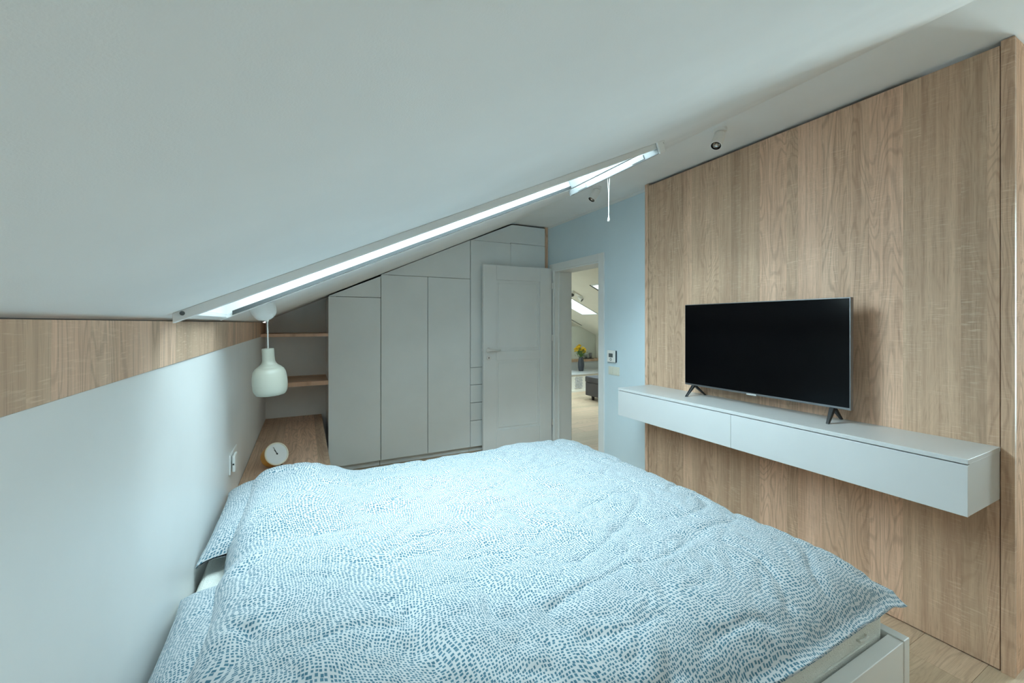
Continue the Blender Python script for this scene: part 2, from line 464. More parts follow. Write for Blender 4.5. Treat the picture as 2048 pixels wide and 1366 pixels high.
w4 = bpy.data.objects.new('window_6', None); COL.objects.link(w4); w4['kind'] = 'structure'; w4.location = (XP + .06, (wy0 + wy1) / 2, wz0)  # unseen window, added to lift the ambient light in the bedroom
bm = B(); fw = 0.06
for a, b in ((wy0, wy0 + fw), (wy1 - fw, wy1), ((wy0 + wy1 - fw) / 2, (wy0 + wy1 + fw) / 2)): box(bm, XP + .05, XP + .11, a, b, wz0, wz1)
box(bm, XP + .05, XP + .11, wy0, wy1, wz0, wz0 + fw); box(bm, XP + .05, XP + .11, wy0, wy1, wz1 - fw, wz1)
obj('window_frame', bm, 'frame_white', w4)
ym = (wy0 + wy1) / 2
for a, b in ((wy0 + fw, ym - fw / 2), (ym + fw / 2, wy1 - fw)): obj('pane', box(B(), XP + .075, XP + .085, a, b, wz0 + fw, wz1 - fw), 'glass', w4)
# ------------------------------------------------------------------ roller blind at the top of the roof window
bx = 1.492
bl = thing('roller_blind', 'white roller blind bar with hanging pull cord at the upper end of the roof window', 'blind', (bx, 1.78, slope(bx) - 0.03))
ux, uz = 1 / math.hypot(1, SL), SL / math.hypot(1, SL)
def sl_pt(s, y, d):   # s along the slope from bx, d below the slope
    return (bx + s * ux + d * uz, y, slope(bx) + s * uz - d * ux)
def slope_box(bm, s0, s1, y0, y1, d0, d1):
    pts = [sl_pt(s, 0, d) for s, d in ((s0, d0), (s1, d0), (s1, d1), (s0, d1))]
    return prism(bm, [(p[0], p[2]) for p in pts], 'y', y0, y1)
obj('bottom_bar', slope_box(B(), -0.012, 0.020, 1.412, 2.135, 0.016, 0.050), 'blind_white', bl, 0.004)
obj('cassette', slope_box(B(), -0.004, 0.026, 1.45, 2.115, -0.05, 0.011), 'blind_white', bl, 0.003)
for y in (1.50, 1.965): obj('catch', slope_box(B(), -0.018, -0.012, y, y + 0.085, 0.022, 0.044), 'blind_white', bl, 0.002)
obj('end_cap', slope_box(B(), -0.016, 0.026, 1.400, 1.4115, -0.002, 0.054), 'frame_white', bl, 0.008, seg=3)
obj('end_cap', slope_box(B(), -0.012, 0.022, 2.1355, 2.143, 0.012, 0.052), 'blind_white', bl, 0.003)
cy0 = 1.785; cb = sl_pt(0.0, cy0, 0.050); cx0, cz0 = cb[0], cb[2] + 0.002
bm = B()
for s in (-1, 1):
    tube(bm, [(cx0, cy0 + s * 0.009, cz0), (cx0, cy0 + s * 0.006, cz0 - 0.04), (cx0, cy0 + s * 0.0015, cz0 - 0.09), (cx0, cy0 + s * 0.0009, cz0 - 0.215)], 0.0013, 6)
pc = obj('pull_cord', bm, 'cord', bl)
bm = B(); lathe(bm, [(0, 0.0), (0.0025, 0.0), (0.003, -0.008), (0.0065, -0.020), (0.0075, -0.028), (0.005, -0.033), (0, -0.034)], 14, Matrix.Translation((cx0, cy0, cz0 - 0.213)))
obj('cord_knob', bm, 'white_plastic', bl, smooth=True)
# ------------------------------------------------------------------ door with its frame
dr = bpy.data.objects.new('door_1', None); COL.objects.link(dr); dr['kind'] = 'structure'; dr.location = (XW, 3.58, 0)
bm = B()
for xa, xb in ((XW - 0.016, XW + 0.0), (XO, XO + 0.016)):
    box(bm, xa, xb, DY0 - 0.075, DY0 + 0.006, 0.0, DZ + 0.068)
    box(bm, xa, xb, DY1 - 0.006, DY1 + 0.075, 0.0, DZ + 0.068)
    box(bm, xa, xb, DY0 + 0.006, DY1 - 0.006, DZ - 0.006, DZ + 0.068)
obj('casing', bm, 'white_paint', dr, 0.002)
bm = B()
box(bm, XW, XO, DY0, DY0 + 0.02, 0.0, DZ); box(bm, XW, XO, DY1 - 0.02, DY1, 0.0, DZ); box(bm, XW, XO, DY0 + .02, DY1 - .02, DZ - 0.02, DZ)
box(bm, XW + 0.05, XW + 0.065, DY0 + 0.02, DY0 + 0.032, 0.0, DZ - .02); box(bm, XW + 0.05, XW + 0.065, DY1 - 0.032, DY1 - 0.02, 0.0, DZ - .02)
obj('jamb', bm, 'white_paint', dr, 0.0015)
# the leaf, open against the wardrobe
HX, HY = 2.540, 3.990
EX, EY = 1.703, 4.028
LW = math.hypot(EX - HX, EY - HY)
lf = thing('door_leaf', 'white two-panel door standing open against the grey wardrobe', 'door', (HX, HY, 0.008), (0, 0, math.atan2(EY - HY, EX - HX)))
LT, LH_ = 0.040, 2.022
# leaf coordinates: x along the leaf from the hinge, y < 0 is away from the camera side (towards wardrobe)
def leaf_slab(bm):
    D = 0.014
    st = 0.150
    ups = [(0.225, 0.985), (1.085, 1.862)]
    box(bm, 0, LW, -LT, -D, 0, LH_)           # core
    box(bm, 0, st, -D, 0, 0, LH_); box(bm, LW - st, LW, -D, 0, 0, LH_)
    zz = 0
    for a, b in ups + [(LH_, LH_)]:
        box(bm, st, LW - st, -D, 0, zz, a); zz = b
    return ups, st
bm = B(); ups, st = leaf_slab(bm)
obj('leaf_frame', bm, 'white_paint', lf, 0.004, world=False)
for a, b in ups:
    bm = B()
    for i, (o_, h) in enumerate(((0.0, 0.004), (0.026, 0.007))):
        x0, x1, z0, z1 = st + o_, LW - st - o_, a + o_, b - o_
        w = 0.012
        box(bm, x0, x1, -0.014, -0.014 + h, z0, z0 + w); box(bm, x0, x1, -0.014, -0.014 + h, z1 - w, z1)
        box(bm, x0, x0 + w, -0.014, -0.014 + h, z0 + w, z1 - w); box(bm, x1 - w, x1, -0.014, -0.014 + h, z0 + w, z1 - w)
    obj('moulding', bm, 'white_paint', lf, 0.002, world=False)
hz, kz, hx = 1.098, 1.016, LW - 0.060
bm = B(); lathe(bm, [(0, 0), (0.026, 0), (0.026, 0.006), (0.023, 0.009), (0, 0.009)], 28, Matrix.Translation((hx, 0, hz)) @ Matrix.Rotation(-math.pi / 2, 4, 'X'))
hd = obj('door_handle', bm, 'alu', lf, smooth=False, world=False)
bm = B(); tube(bm, [(hx, 0.008, hz), (hx, 0.030, hz), (hx - 0.006, 0.040, hz), (hx - 0.018, 0.046, hz), (hx - 0.06, 0.047, hz), (hx - 0.12, 0.045, hz + 0.001)], [0.009, 0.009, 0.0095, 0.0095, 0.0085, 0.0075], 14)
hl = obj('lever', bm, 'alu', hd, smooth=True, world=False)
bm = B(); lathe(bm, [(0, 0), (0.025, 0), (0.025, 0.005), (0.022, 0.008), (0, 0.008)], 28, Matrix.Translation((hx, 0, kz)) @ Matrix.Rotation(-math.pi / 2, 4, 'X'))
kr = obj('keyhole_rosette', bm, 'alu', lf, world=False)
bm = B(); lathe(bm, [(0, 0), (0.005, 0), (0.005, 0.0012), (0, 0.0012)], 14, Matrix.Translation((hx, 0.008, kz + 0.004)) @ Matrix.Rotation(-math.pi / 2, 4, 'X')); box(bm, hx - 0.0025, hx + 0.0025, 0.008, 0.0092, kz - 0.010, kz + 0.004)
obj('keyhole', bm, 'black', kr, world=False)
bm = B(); box(bm, LW, LW + 0.0015, -0.031, -0.011, 0.955, 1.175)
lp = obj('lock_plate', bm, 'alu', lf, world=False)
bm = B(); box(bm, LW + 0.0015, LW + 0.009, -0.027, -0.015, 1.085, 1.115)
obj('latch', bm, 'alu', lp, 0.002, world=False)
for z in (0.25, 1.22, 1.82):
    bm = B(); lathe(bm, [(0, z - 0.035), (0.0075, z - 0.035), (0.0075, z + 0.035), (0, z + 0.035)], 12, Matrix.Translation((-0.0085, -0.002, 0)))
    obj('hinge', bm, 'alu', lf, world=False)
# ------------------------------------------------------------------ wardrobe units
WY = 4.12
def front(name, poly, parent, y=WY, t=0.019, mat='grey_front'):
    return obj(name, prism(B(), poly, 'y', y, y + t), mat, parent, 0.0012)
def rect(x0, x1, z0, z1): return [(x0, z0), (x1, z0), (x1, z1), (x0, z1)]
def carcass(parent, x0, x1, gap, oak_side=False):
    x1b = min(x1, XK)
    poly = [(x0, 0.06), (x1, 0.06)]
    if x1 > XK: poly += [(x1, ZC - gap), (XK, ZC - gap)]
    else: poly += [(x1, slope(x1) - gap)]
    poly += [(x0, slope(x0) - gap)]
    obj('carcass', prism(B(), poly, 'y', WY + 0.024, YB - 0.03), 'gap', parent)
    obj('plinth', box(B(), x0, x1, WY + 0.05, WY + 0.07, 0.0, 0.0595), 'grey_front', parent)
G = 0.0025
ua = thing('wardrobe_unit', 'low grey wardrobe unit beside the open shelf niche, with a sloping fascia above its door', 'wardrobe', (0.42, 4.3, 0), group='built-in wardrobe units under the roof slope')
carcass(ua, 0.212, 0.655, 0.045)
obj('side_panel', prism(B(), [(WY + 0.0195, 0.0), (YB - .002, 0.0), (YB - .002, slope(0.193) - 0.02), (WY + 0.0195, slope(0.193) - 0.02)], 'x', 0.193, 0.211), 'grey_front', ua, 0.001)
front('door', rect(0.193, 0.6565, 0.062, 1.6440), ua)
front('fascia', [(0.193, 1.6490), (0.6575, 1.6490), (0.6575, slope(0.6575) - 0.019), (0.193, slope(0.193) - 0.0135)], ua)
ub = thing('wardrobe_unit', 'double-door grey wardrobe unit with one wide triangular flap above both doors', 'wardrobe', (1.12, 4.3, 0), group='built-in wardrobe units under the roof slope')
carcass(ub, 0.660, 1.588, 0.035)
front('door', rect(0.6625, 1.1220, 0.062, 1.8715), ub)
front('door', rect(1.1275, 1.5870, 0.062, 1.8715), ub)
front('flap', [(0.668, 1.8755), (1.5875, 1.8755), (1.5875, slope(1.5875) - 0.007), (0.690, slope(0.690) - 0.007)], ub)
uc = thing('wardrobe_unit', 'tall grey wardrobe unit behind the open white door, stack of drawers lower left', 'wardrobe', (2.06, 4.3, 0), group='built-in wardrobe units under the roof slope')
carcass(uc, 1.592, 2.530, 0.045)
front('door', rect(1.5920, 2.0720, 0.9225, 2.2945), uc, y=WY - 0.006)
front('door', rect(2.0765, 2.5305, 0.062, 2.3040), uc)
front('fascia', [(1.5940, 2.2985), (2.0725, 2.2985), (2.0725, 2.308), (2.5305, 2.308), (2.5305, ZC - 0.020), (XK - 0.008, ZC - 0.020), (1.615, slope(1.615) - 0.012)], uc)
for z0, z1 in ((0.062, 0.340), (0.346, 0.534), (0.540, 0.728), (0.734, 0.9175)):
    front('drawer', rect(1.5920, 2.0720, z0, z1), uc)
obj('side_panel', box(B(), 2.533, XW - 0.002, WY - 0.002, YB - 0.03, 0.0, ZC - 0.004), 'oak_side', uc, 0.001)['label'] = 'oak-look end panel'
# ------------------------------------------------------------------ niche shelves and the long oak bench
for z0, z1, lab in ((1.276, 1.303, 'upper oak shelf in the niche left of the wardrobe, just under the slope'), (0.828, 0.866, 'lower oak shelf in the niche left of the wardrobe, behind the pendant lamp')):
    o = thing('shelf', lab, 'shelf', (-0.08, 4.4, z0), group='oak niche shelves')
    obj('shelf_board', box(B(), XL + 0.004, 0.1925, WY + 0.02, YB, z0, z1), 'oak_shelf', o, 0.001)
pf = thing('bench', 'oak-topped bench running from the bed into the niche along the knee wall', 'bench', (-0.1, 3.5, 0))
obj('bench_top', box(B(), XL + 0.002, 0.152, 2.470, YB, 0.433, 0.458), 'oak_top', pf, 0.0012)
obj('riser', box(B(), 0.130, 0.148, 2.475, WY + 0.02, 0.0, 0.4325), 'grey_front', pf, 0.001)
obj('end_riser', box(B(), XL + 0.002, 0.1295, 2.475, 2.493, 0.0, 0.4325), 'grey_front', pf, 0.001)
# ------------------------------------------------------------------ oak wall panel
PX = 2.49
pn = thing('wall_panel', 'tall oak-look wall panel behind the television and floating cabinet', 'wall panel', (PX, 1.5, 0))
ZS = 0.690
obj('upper_board', box(B(), PX, PX + 0.018, 0.5725, 2.4485, ZS + 0.0015, ZC - 0.020), 'oak_panel', pn, 0.0008)
obj('lower_board', box(B(), PX, PX + 0.018, 0.5725, 2.4485, 0.006, ZS - 0.0015), 'oak_panel', pn, 0.0008)
obj('side_strip', box(B(), PX - 0.001, XW, 2.4515, 2.4895, 0.0, ZC - 0.002), 'oak_panel', pn, 0.0008)
obj('side_strip', box(B(), PX - 0.001, PX + 0.018, 0.5330, 0.5695, 0.0, ZC - 0.004), 'oak_panel', pn, 0.0)
obj('end_return', box(B(), PX + 0.0185, 3.295, 0.5335, 0.5515, 0.0, ZC - 0.004), 'oak_side', pn, 0.0)
obj('backing', box(B(), PX + 0.0195, PX + 0.04, 0.556, 2.4505, 0.0, ZC - 0.012), 'gap', pn)
# ------------------------------------------------------------------ floating cabinet
CX, CZ0, CZ1 = 2.150, 0.692, 0.9025
cb_ = thing('floating_cabinet', 'long white wall-hung cabinet with two drawer fronts under the television', 'cabinet', (2.32, 1.5, CZ0))
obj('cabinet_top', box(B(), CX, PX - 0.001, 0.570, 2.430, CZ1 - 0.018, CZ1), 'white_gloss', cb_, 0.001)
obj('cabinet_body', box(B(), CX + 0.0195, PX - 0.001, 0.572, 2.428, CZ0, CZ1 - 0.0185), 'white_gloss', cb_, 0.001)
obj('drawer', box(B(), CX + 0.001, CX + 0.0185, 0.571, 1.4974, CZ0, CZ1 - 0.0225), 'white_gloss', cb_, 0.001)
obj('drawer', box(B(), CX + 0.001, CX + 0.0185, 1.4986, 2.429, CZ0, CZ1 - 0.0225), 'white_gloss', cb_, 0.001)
# ------------------------------------------------------------------ television
TX = 2.352
tv = thing('television', 'black flat-screen television on splayed feet on the white cabinet', 'television', (2.38, 1.5, CZ1))
ty0, ty1, tz0, tz1 = 1.014, 1.979, 0.975, 1.526
bm = B(); box(bm, TX, TX + 0.026, ty0, ty1, tz0, tz1)
obj('casing', bm, 'tv_frame', tv, 0.003)
bm = B(); box(bm, TX + 0.0265, TX + 0.055, ty0 + 0.08, ty1 - 0.08, tz0 + 0.02, tz1 - 0.16)
obj('rear_housing', bm, 'black', tv, 0.008)
bm = B(); box(bm, TX - 0.0015, TX - 0.0002, ty0 + 0.006, ty1 - 0.005, tz0 + 0.012, tz1 - 0.005)
obj('screen', bm, 'screen', tv)
bm = B(); box(bm, TX - 0.0025, TX + 0.012, 1.478, 1.538, tz0 - 0.004, tz0 + 0.006)
obj('badge', bm, 'alu', tv, 0.003)
def tv_foot(yc, skew):
    bm = B()
    ax, az = TX + 0.014, tz0 + 0.004
    for ex, ey in ((2.288, yc - skew), (2.476, yc + skew)):
        # wedge-shaped splayed leg, flat sided
        top = [(ax + 0.016, az), (ax - 0.016, az)] if ex < ax else [(ax - 0.016, az), (ax + 0.016, az)]
        dx = 0.007 if ex < ax else -0.007
        ring = []
        for (px_, pz_, wy, yy) in ((top[0][0], top[0][1], 0.011, yc), (top[1][0], top[1][1] - 0.004, 0.011, yc), (ex, CZ1, 0.007, ey), (ex + 2 * dx, CZ1, 0.007, ey)):
            ring.append((px_, pz_, wy, yy))
        lo = [bm.verts.new((p[0], p[3] - p[2], p[1])) for p in ring]; hi = [bm.verts.new((p[0], p[3] + p[2], p[1])) for p in ring]
        n = 4
        bm.faces.new(lo[::-1]); bm.faces.new(hi)
        for i in range(n): bm.faces.new((lo[i], lo[(i + 1) % n], hi[(i + 1) % n], hi[i]))
    return bm
obj('foot', tv_foot(1.915, -0.006), 'black', tv, 0.003)
obj('foot', tv_foot(1.095, 0.010), 'black', tv, 0.003)
# ------------------------------------------------------------------ bed
BY0, BY1, BXE = 0.597, 2.440, 1.752
bed = thing('bed', 'white double bed frame against the knee wall, one corner bare at lower right', 'bed', (0.7, 1.5, 0))
obj('side_rail', box(B(), XL + 0.004, BXE - 0.0385, BY0, BY0 + 0.040, 0.0, 0.375), 'bed_white', bed, 0.002)
obj('side_rail', box(B(), XL + 0.004, BXE - 0.0385, BY1 - 0.03, BY1, 0.0, 0.375), 'bed_white', bed, 0.002)
obj('footboard', box(B(), BXE - 0.038, BXE, BY0 - 0.002, BY1, 0.0, 0.378), 'bed_white', bed, 0.003)
for k in range(9):
    x = XL + 0.10 + k * 0.21
    obj('slat', box(B(), x, x + 0.09, BY0 + 0.0405, BY1 - 0.0305, 0.270, 0.290), 'oak_shelf', bed, 0.002)
MX1, MY0, MY1, MZ = 1.712, 0.645, 2.405, 0.500
bm = box(B(), XL + 0.012, MX1, MY0, MY1, 0.2905, MZ)
mt = obj('mattress', bm, 'mattress', None, 0.035, seg=4)
tag(mt, 'white quilted mattress showing below the duvet hem on the bed', 'mattress')
bm = B(); tube(bm, [(XL + 0.06, MY0 - 0.001, 0.385), (MX1 - 0.06, MY0 - 0.001, 0.385)], 0.003, 8)
obj('piping', bm, 'mattress', mt)
bm = B(); tube(bm, [(1.53, MY0, 0.414), (1.53, MY0 - 0.008, 0.414), (1.555, MY0 - 0.010, 0.412), (1.58, MY0 - 0.008, 0.414), (1.58, MY0, 0.414)], 0.004, 8)
obj('carry_loop', bm, 'mattress', mt)
# pillows
def pillow(name, label, xc, yc, zc, lx, ly, t, rot, seed):
    n, m = 44, 56
    bm = B(); uvl = bm.loops.layers.uv.new('UVMap')
    def P(u, v, s):
        pu = 1 - abs(u) ** 3.2; pv = 1 - abs(v) ** 3.2
        pin = 0.10
        x = u * lx * (1 - pin * (1 - v * v) ** 1 * abs(u) ** 6 * 0.0 - 0.06 * (1 - v ** 4) * abs(u) ** 3)
        y = v * ly * (1 - 0.06 * (1 - u ** 4) * abs(v) ** 3)
        pro = max(0.0, pu * pv) ** 0.62
        nz = noise.noise(Vector((x * 5 + seed, y * 5, s))) * 0.012 * pro + noise.noise(Vector((x * 14 + seed, y * 14, s * 2))) * 0.004
        z = s * (t * pro + 0.003) + nz - 0.035 * (max(abs(u), 0) ** 8 * 0.5 + abs(v) ** 8 * 0.5) * (1 if t else 0)
        return Vector((x, y, z))
    R = Matrix.Translation((xc, yc, zc)) @ Matrix.Rotation(rot, 4, 'Z')
    def gridv(s): return [[bm.verts.new(R @ P(-1 + 2 * i / n, -1 + 2 * j / m, s)) for j in range(m + 1)] for i in range(n + 1)]
    for s in (1, -1):
        g = gridv(s)
        for i in range(n):
            for j in range(m):
                q = [g[i][j], g[i + 1][j], g[i + 1][j + 1], g[i][j + 1]]
                if s < 0: q = q[::-1]
                f = bm.faces.new(q); f.smooth = True
                for lp_ in f.loops:
                    pass
                ids = [(i, j), (i + 1, j), (i + 1, j + 1), (i, j + 1)]
                if s < 0: ids = ids[::-1]
                for lp_, (a, b) in zip(f.loops, ids): lp_[uvl].uv = (a / n * 2 * lx + seed, b / m * 2 * ly + s)
    bmesh.ops.remove_doubles(bm, verts=bm.verts, dist=0.0004)
    o = obj(name, bm, 'bedding', None, smooth=True)
    return tag(o, label, 'pillow', 'pillows under the duvet')
# ------------------------------------------------------------------ duvet
def sstep(a, b, x):
    t = min(1.0, max(0.0, (x - a) / (b - a))); return t * t * (3 - 2 * t)
PIL = [(0.70, 1.570), (1.760, 2.480)]
def support(x, y):
    px_ = 1 - sstep(-0.02, 0.30, x)
    h = 0.0
    for a, b in PIL:
        h = max(h, sstep(a - 0.14, a + 0.12, y) * (1 - sstep(b - 0.12, b + 0.14, y)))
    return MZ + 0.004 + 0.066 * px_ * h + 0.014 * px_
def creases(x, y):
    v = Vector((x, y, 0.0))
    a = noise.noise(v * 2.3 + Vector((4.1, 0, 0))) * 0.016
    b = noise.noise(Vector((x * 3.1 + y * 2.2, y * 5.2 - x * 2.4, 1.7)))
    c = noise.noise(Vector((x * 9.0 + y * 5.0, y * 11.0 - x * 4.0, 5.2)))
    d = noise.noise(Vector((x * 4.5, y * 4.5, 9.2)))
    ridge = (1 - min(1.0, abs(b) * 5.0)) ** 2
    r2 = (1 - min(1.0, abs(c) * 3.2)) ** 2
    return a - 0.015 * ridge * (0.4 + 0.9 * abs(d)) - 0.0055 * r2 + noise.noise(v * 16.0) * 0.004 + noise.noise(v * 34.0) * 0.0016
def duvet():
    X0, X1, Y0, Y1 = -0.248, 1.787, 0.612, 2.485
    nx, nyy = 250, 230
    bm = B(); uvl = bm.loops.layers.uv.new('UVMap')
    us = [i / nx for i in range(nx + 1)]; vs_ = [j / nyy for j in range(nyy + 1)]
    top, bot = {}, {}
    for i, u in enumerate(us):
        for j, v in enumerate(vs_):
            # wavy outline
            ex0 = 0.018 * noise.noise(Vector((v * 7, 1.0, 0))); ex1 = 0.020 * noise.noise(Vector((v * 8, 5.0, 0)))
            ey0 = 0.012 * noise.noise(Vector((u * 9, 9.0, 0))); ey1 = 0.02 * noise.noise(Vector((u * 7, 13.0, 0)))
            x = (X0 + ex0) * (1 - u) + (X1 + ex1) * u
            y = (Y0 + ey0) * (1 - v) + (Y1 + ey1) * v
            dn, df = y - (Y0 + ey0), (Y1 + ey1) - y
            dl, dh = x - (X0 + ex0), (X1 + ex1) - x
            d = min(dn, df * 1.0, dl, dh)
            # how far over the mattress edge: the cloth droops there
            over_n = max(0.0, 0.668 - y); over_h = max(0.0, x - 1.675); over_f = max(0.0, y - 2.385)
            drop = 0.026 * sstep(0.0, 0.06, over_n) + 0.026 * sstep(0.0, 0.11, over_h) + 0.05 * sstep(0.0, 0.10, over_f)
            s = support(x, y)
            fl_ = 0.035
            def puff(q, L=0.10): return 0.0 if q <= 0 else 1 - math.exp(-q / L)
            th = 0.006 + 0.100 * puff(dn - fl_, 0.07) * puff(dh - 0.015, 0.07) * puff(df - 0.004, 0.045) * puff(dl - 0.004, 0.035)
            wr = creases(x, y) * sstep(0.0, 0.10, d)
            hem = 0.005 * math.exp(-((dn - 0.040) / 0.006) ** 2) + 0.006 * noise.noise(Vector((u * 26, 3.0, v * 3))) * math.exp(-dn / 0.05)
            zb = s - drop + 0.004 * noise.noise(Vector((x * 6, y * 6, 2.0))) * (1 if d < .1 else 0)
            zt = zb + th + wr + hem
            zt = max(zt, zb + 0.005)
            top[i, j] = bm.verts.new((x, y, zt))
            bot[i, j] = top[i, j] if (i in (0, nx) or j in (0, nyy)) else bm.verts.new((x, y, zb))
    def uvof(k): return (us[k[0]] * (X1 - X0), vs_[k[1]] * (Y1 - Y0))
    for i in range(nx):
        for j in range(nyy):
            ks = [(i, j), (i + 1, j), (i + 1, j + 1), (i, j + 1)]
            f = bm.faces.new([top[k] for k in ks]); f.smooth = True
            for lp_, k in zip(f.loops, ks): lp_[uvl].uv = uvof(k)
            if i % 1 == 0:
                ks2 = ks[::-1]
                vv = [bot[k] for k in ks2]
                if len(set(vv)) == 4 and any(bot[k] is not top[k] for k in ks2):
                    f = bm.faces.new(vv); f.smooth = True
                    for lp_, k in zip(f.loops, ks2): lp_[uvl].uv = (uvof(k)[0] + 3.0, uvof(k)[1])
    o = obj('duvet', bm, 'bedding', None, smooth=True)
    return tag(o, 'wide white duvet printed with small blue dashes, spread over the whole bed', 'duvet')
duvet()
pillow('pillow', 'blue-dashed pillow at the far end of the headboard wall, mostly under the duvet', -0.087, 2.118, 0.578, 0.255, 0.345, 0.066, 0.0, 1.3)
pillow('pillow', 'blue-dashed pillow nearest the camera by the knee wall, corner poking out from the duvet', -0.087, 1.150, 0.574, 0.255, 0.435, 0.064, 0.0, 6.1)
# ------------------------------------------------------------------ pendant lamp
PXL, PYL = -0.170, 2.400
pz = slope(PXL)
pl = thing('pendant_lamp', 'pale sage bell-shaped pendant lamp hanging from the slope over the bench', 'lamp', (PXL, PYL, 1.03))
ang = math.atan(SL)
bm = B(); lathe(bm, [(0.056, 0.004), (0.0575, -0.010), (0.056, -0.028), (0.050, -0.048), (0.038, -0.064), (0.020, -0.073), (0.010, -0.075), (0, -0.075)], 36, Matrix.Translation((PXL - 0.022, PYL, pz - 0.012)) @ Matrix.Rotation(-ang * 0.75, 4, 'Y'))
cn = obj('canopy', bm, 'white_plastic', pl, smooth=True)
czz = pz - 0.082
bm = B(); lathe(bm, [(0.011, 0.014), (0.0085, 0.0), (0.006, -0.012), (0.0045, -0.016), (0, -0.016)], 16, Matrix.Translation((PXL, PYL, czz + 0.006)))
obj('cord_grip', bm, 'white_plastic', cn, smooth=True)
bm = B(); tube(bm, [(PXL, PYL, czz), (PXL + 0.0015, PYL, czz - 0.05), (PXL + 0.003, PYL, 1.275), (PXL + 0.002, PYL, 1.25)], 0.003, 8)
obj('cord', bm, 'cord', pl)
prof = [(0.0, 1.271), (0.0255, 1.271), (0.0270, 1.269), (0.0275, 1.264), (0.0275, 1.226), (0.0285, 1.211), (0.0315, 1.199), (0.040, 1.187), (0.0520, 1.1785), (0.0522, 1.1765), (0.0555, 1.1760), (0.066, 1.166), (0.0735, 1.150), (0.0775, 1.128), (0.0790, 1.100), (0.0785, 1.075), (0.0755, 1.055), (0.069, 1.041), (0.0645, 1.0365),
        (0.062, 1.0365), (0.067, 1.045), (0.074, 1.062), (0.0765, 1.100), (0.072, 1.150), (0.054, 1.172), (0.030, 1.19), (0.0, 1.20)]
bm = B(); lathe(bm, [(r, z - 1.271) for r, z in prof], 48, Matrix.Translation((PXL + 0.002, PYL, 1.271)) @ Matrix.Rotation(math.radians(-3), 4, 'Y') @ Matrix.Rotation(math.radians(3), 4, 'X'))
obj('lamp_shade', bm, 'lamp', pl, smooth=True)
bm = B(); lathe(bm, [(0, 1.185), (0.013, 1.185), (0.013, 1.150), (0.024, 1.125), (0.028, 1.105), (0.020, 1.082), (0, 1.075)], 20, Matrix.Translation((PXL + 0.002, PYL, 0)))
obj('bulb', bm, 'bulb', pl, smooth=True)
# ------------------------------------------------------------------ alarm clock
ck_o = Vector((-0.166, 3.056, 0.5480))
nrm = Vector((0.46, -0.78, 0.42)).normalized()
zax = nrm; xax = Vector((0, 0, 1)).cross(zax).normalized(); yax = zax.cross(xax)
RM = Matrix((xax, yax, zax)).transposed()
ck = thing('alarm_clock', 'round honey-wood alarm clock with a plain white dial on the oak bench', 'clock', ck_o, RM.to_euler())
bm = B(); lathe(bm, [(0, -0.080), (0.058, -0.080), (0.066, -0.070), (0.070, -0.02), (0.071, -0.003), (0, -0.003)], 40)
obj('body', bm, 'yellow_wood', ck, smooth=False, world=False)
bm = B(); lathe(bm, [(0, -0.0025), (0.071, -0.0025), (0.0735, 0.003), (0.0735, 0.008), (0.071, 0.010), (0.066, 0.010), (0.065, 0.006), (0, 0.006)], 48)
obj('rim', bm, 'clock_rim', ck, world=False)
bm = B(); lathe(bm, [(0, 0.0062), (0.0648, 0.0062), (0.0648, 0.0075), (0, 0.0075)], 48)
obj('dial', bm, 'clock_face', ck, world=False)
def hand(L, w, a, z):
    bm = B(); box(bm, -w, w, -0.008, L, z, z + 0.001)
    bmesh.ops.rotate(bm, verts=bm.verts, matrix=Matrix.Rotation(a, 3, 'Z')); return bm
obj('hour_hand', hand(0.030, 0.0016, math.radians(22), 0.0085), 'black', ck, world=False)
obj('minute_hand', hand(0.048, 0.0013, math.radians(16), 0.0098), 'black', ck, world=False)
bm = B(); lathe(bm, [(0, 0.0078), (0.005, 0.0078), (0.005, 0.012), (0, 0.012)], 14); obj('hand_hub', bm, 'black', ck, world=False)
inv = (Matrix.Translation(ck_o) @ RM.to_4x4()).inverted()
for x, y in ((-0.205, 3.098), (-0.140, 3.094)):
    bm = B(); tube(bm, [inv @ Vector((x, y, 0.4625)), inv @ Vector((x + 0.004, y, 0.482))], [0.007, 0.006], 10)
    obj('foot', bm, 'black', ck, world=False)
# ------------------------------------------------------------------ sockets on the knee wall
so = thing('power_socket', 'white double wall socket on the knee wall above the bench', 'socket', (XL, 2.62, 0.68))
obj('plate', box(B(), XL, XL + 0.008, 2.505, 2.735, 0.622, 0.722), 'white_plastic', so, 0.003)
for y in (2.567, 2.677):
    bm = B(); lathe(bm, [(0.0235, 0.0), (0.0235, 0.004), (0.019, 0.004), (0.019, 0.001), (0, 0.001)], 28, Matrix.Translation((XL + 0.008, y, 0.672)) @ Matrix.Rotation(math.pi / 2, 4, 'Y'))
    obj('socket_well', bm, 'white_plastic', so)
pg = thing('plug_adapter', 'small white plug adapter with a dark port, in the nearer half of the wall socket', 'plug', (XL + 0.02, 2.567, 0.6785))
obj('plug_body', box(B(), XL + 0.0125, XL + 0.026, 2.520, 2.605, 0.630, 0.716), 'white_plastic', pg, 0.005, seg=3)
bm = B(); box(bm, XL + 0.015, XL + 0.022, 2.5185, 2.520, 0.668, 0.676)
obj('port', bm, 'black', pg)
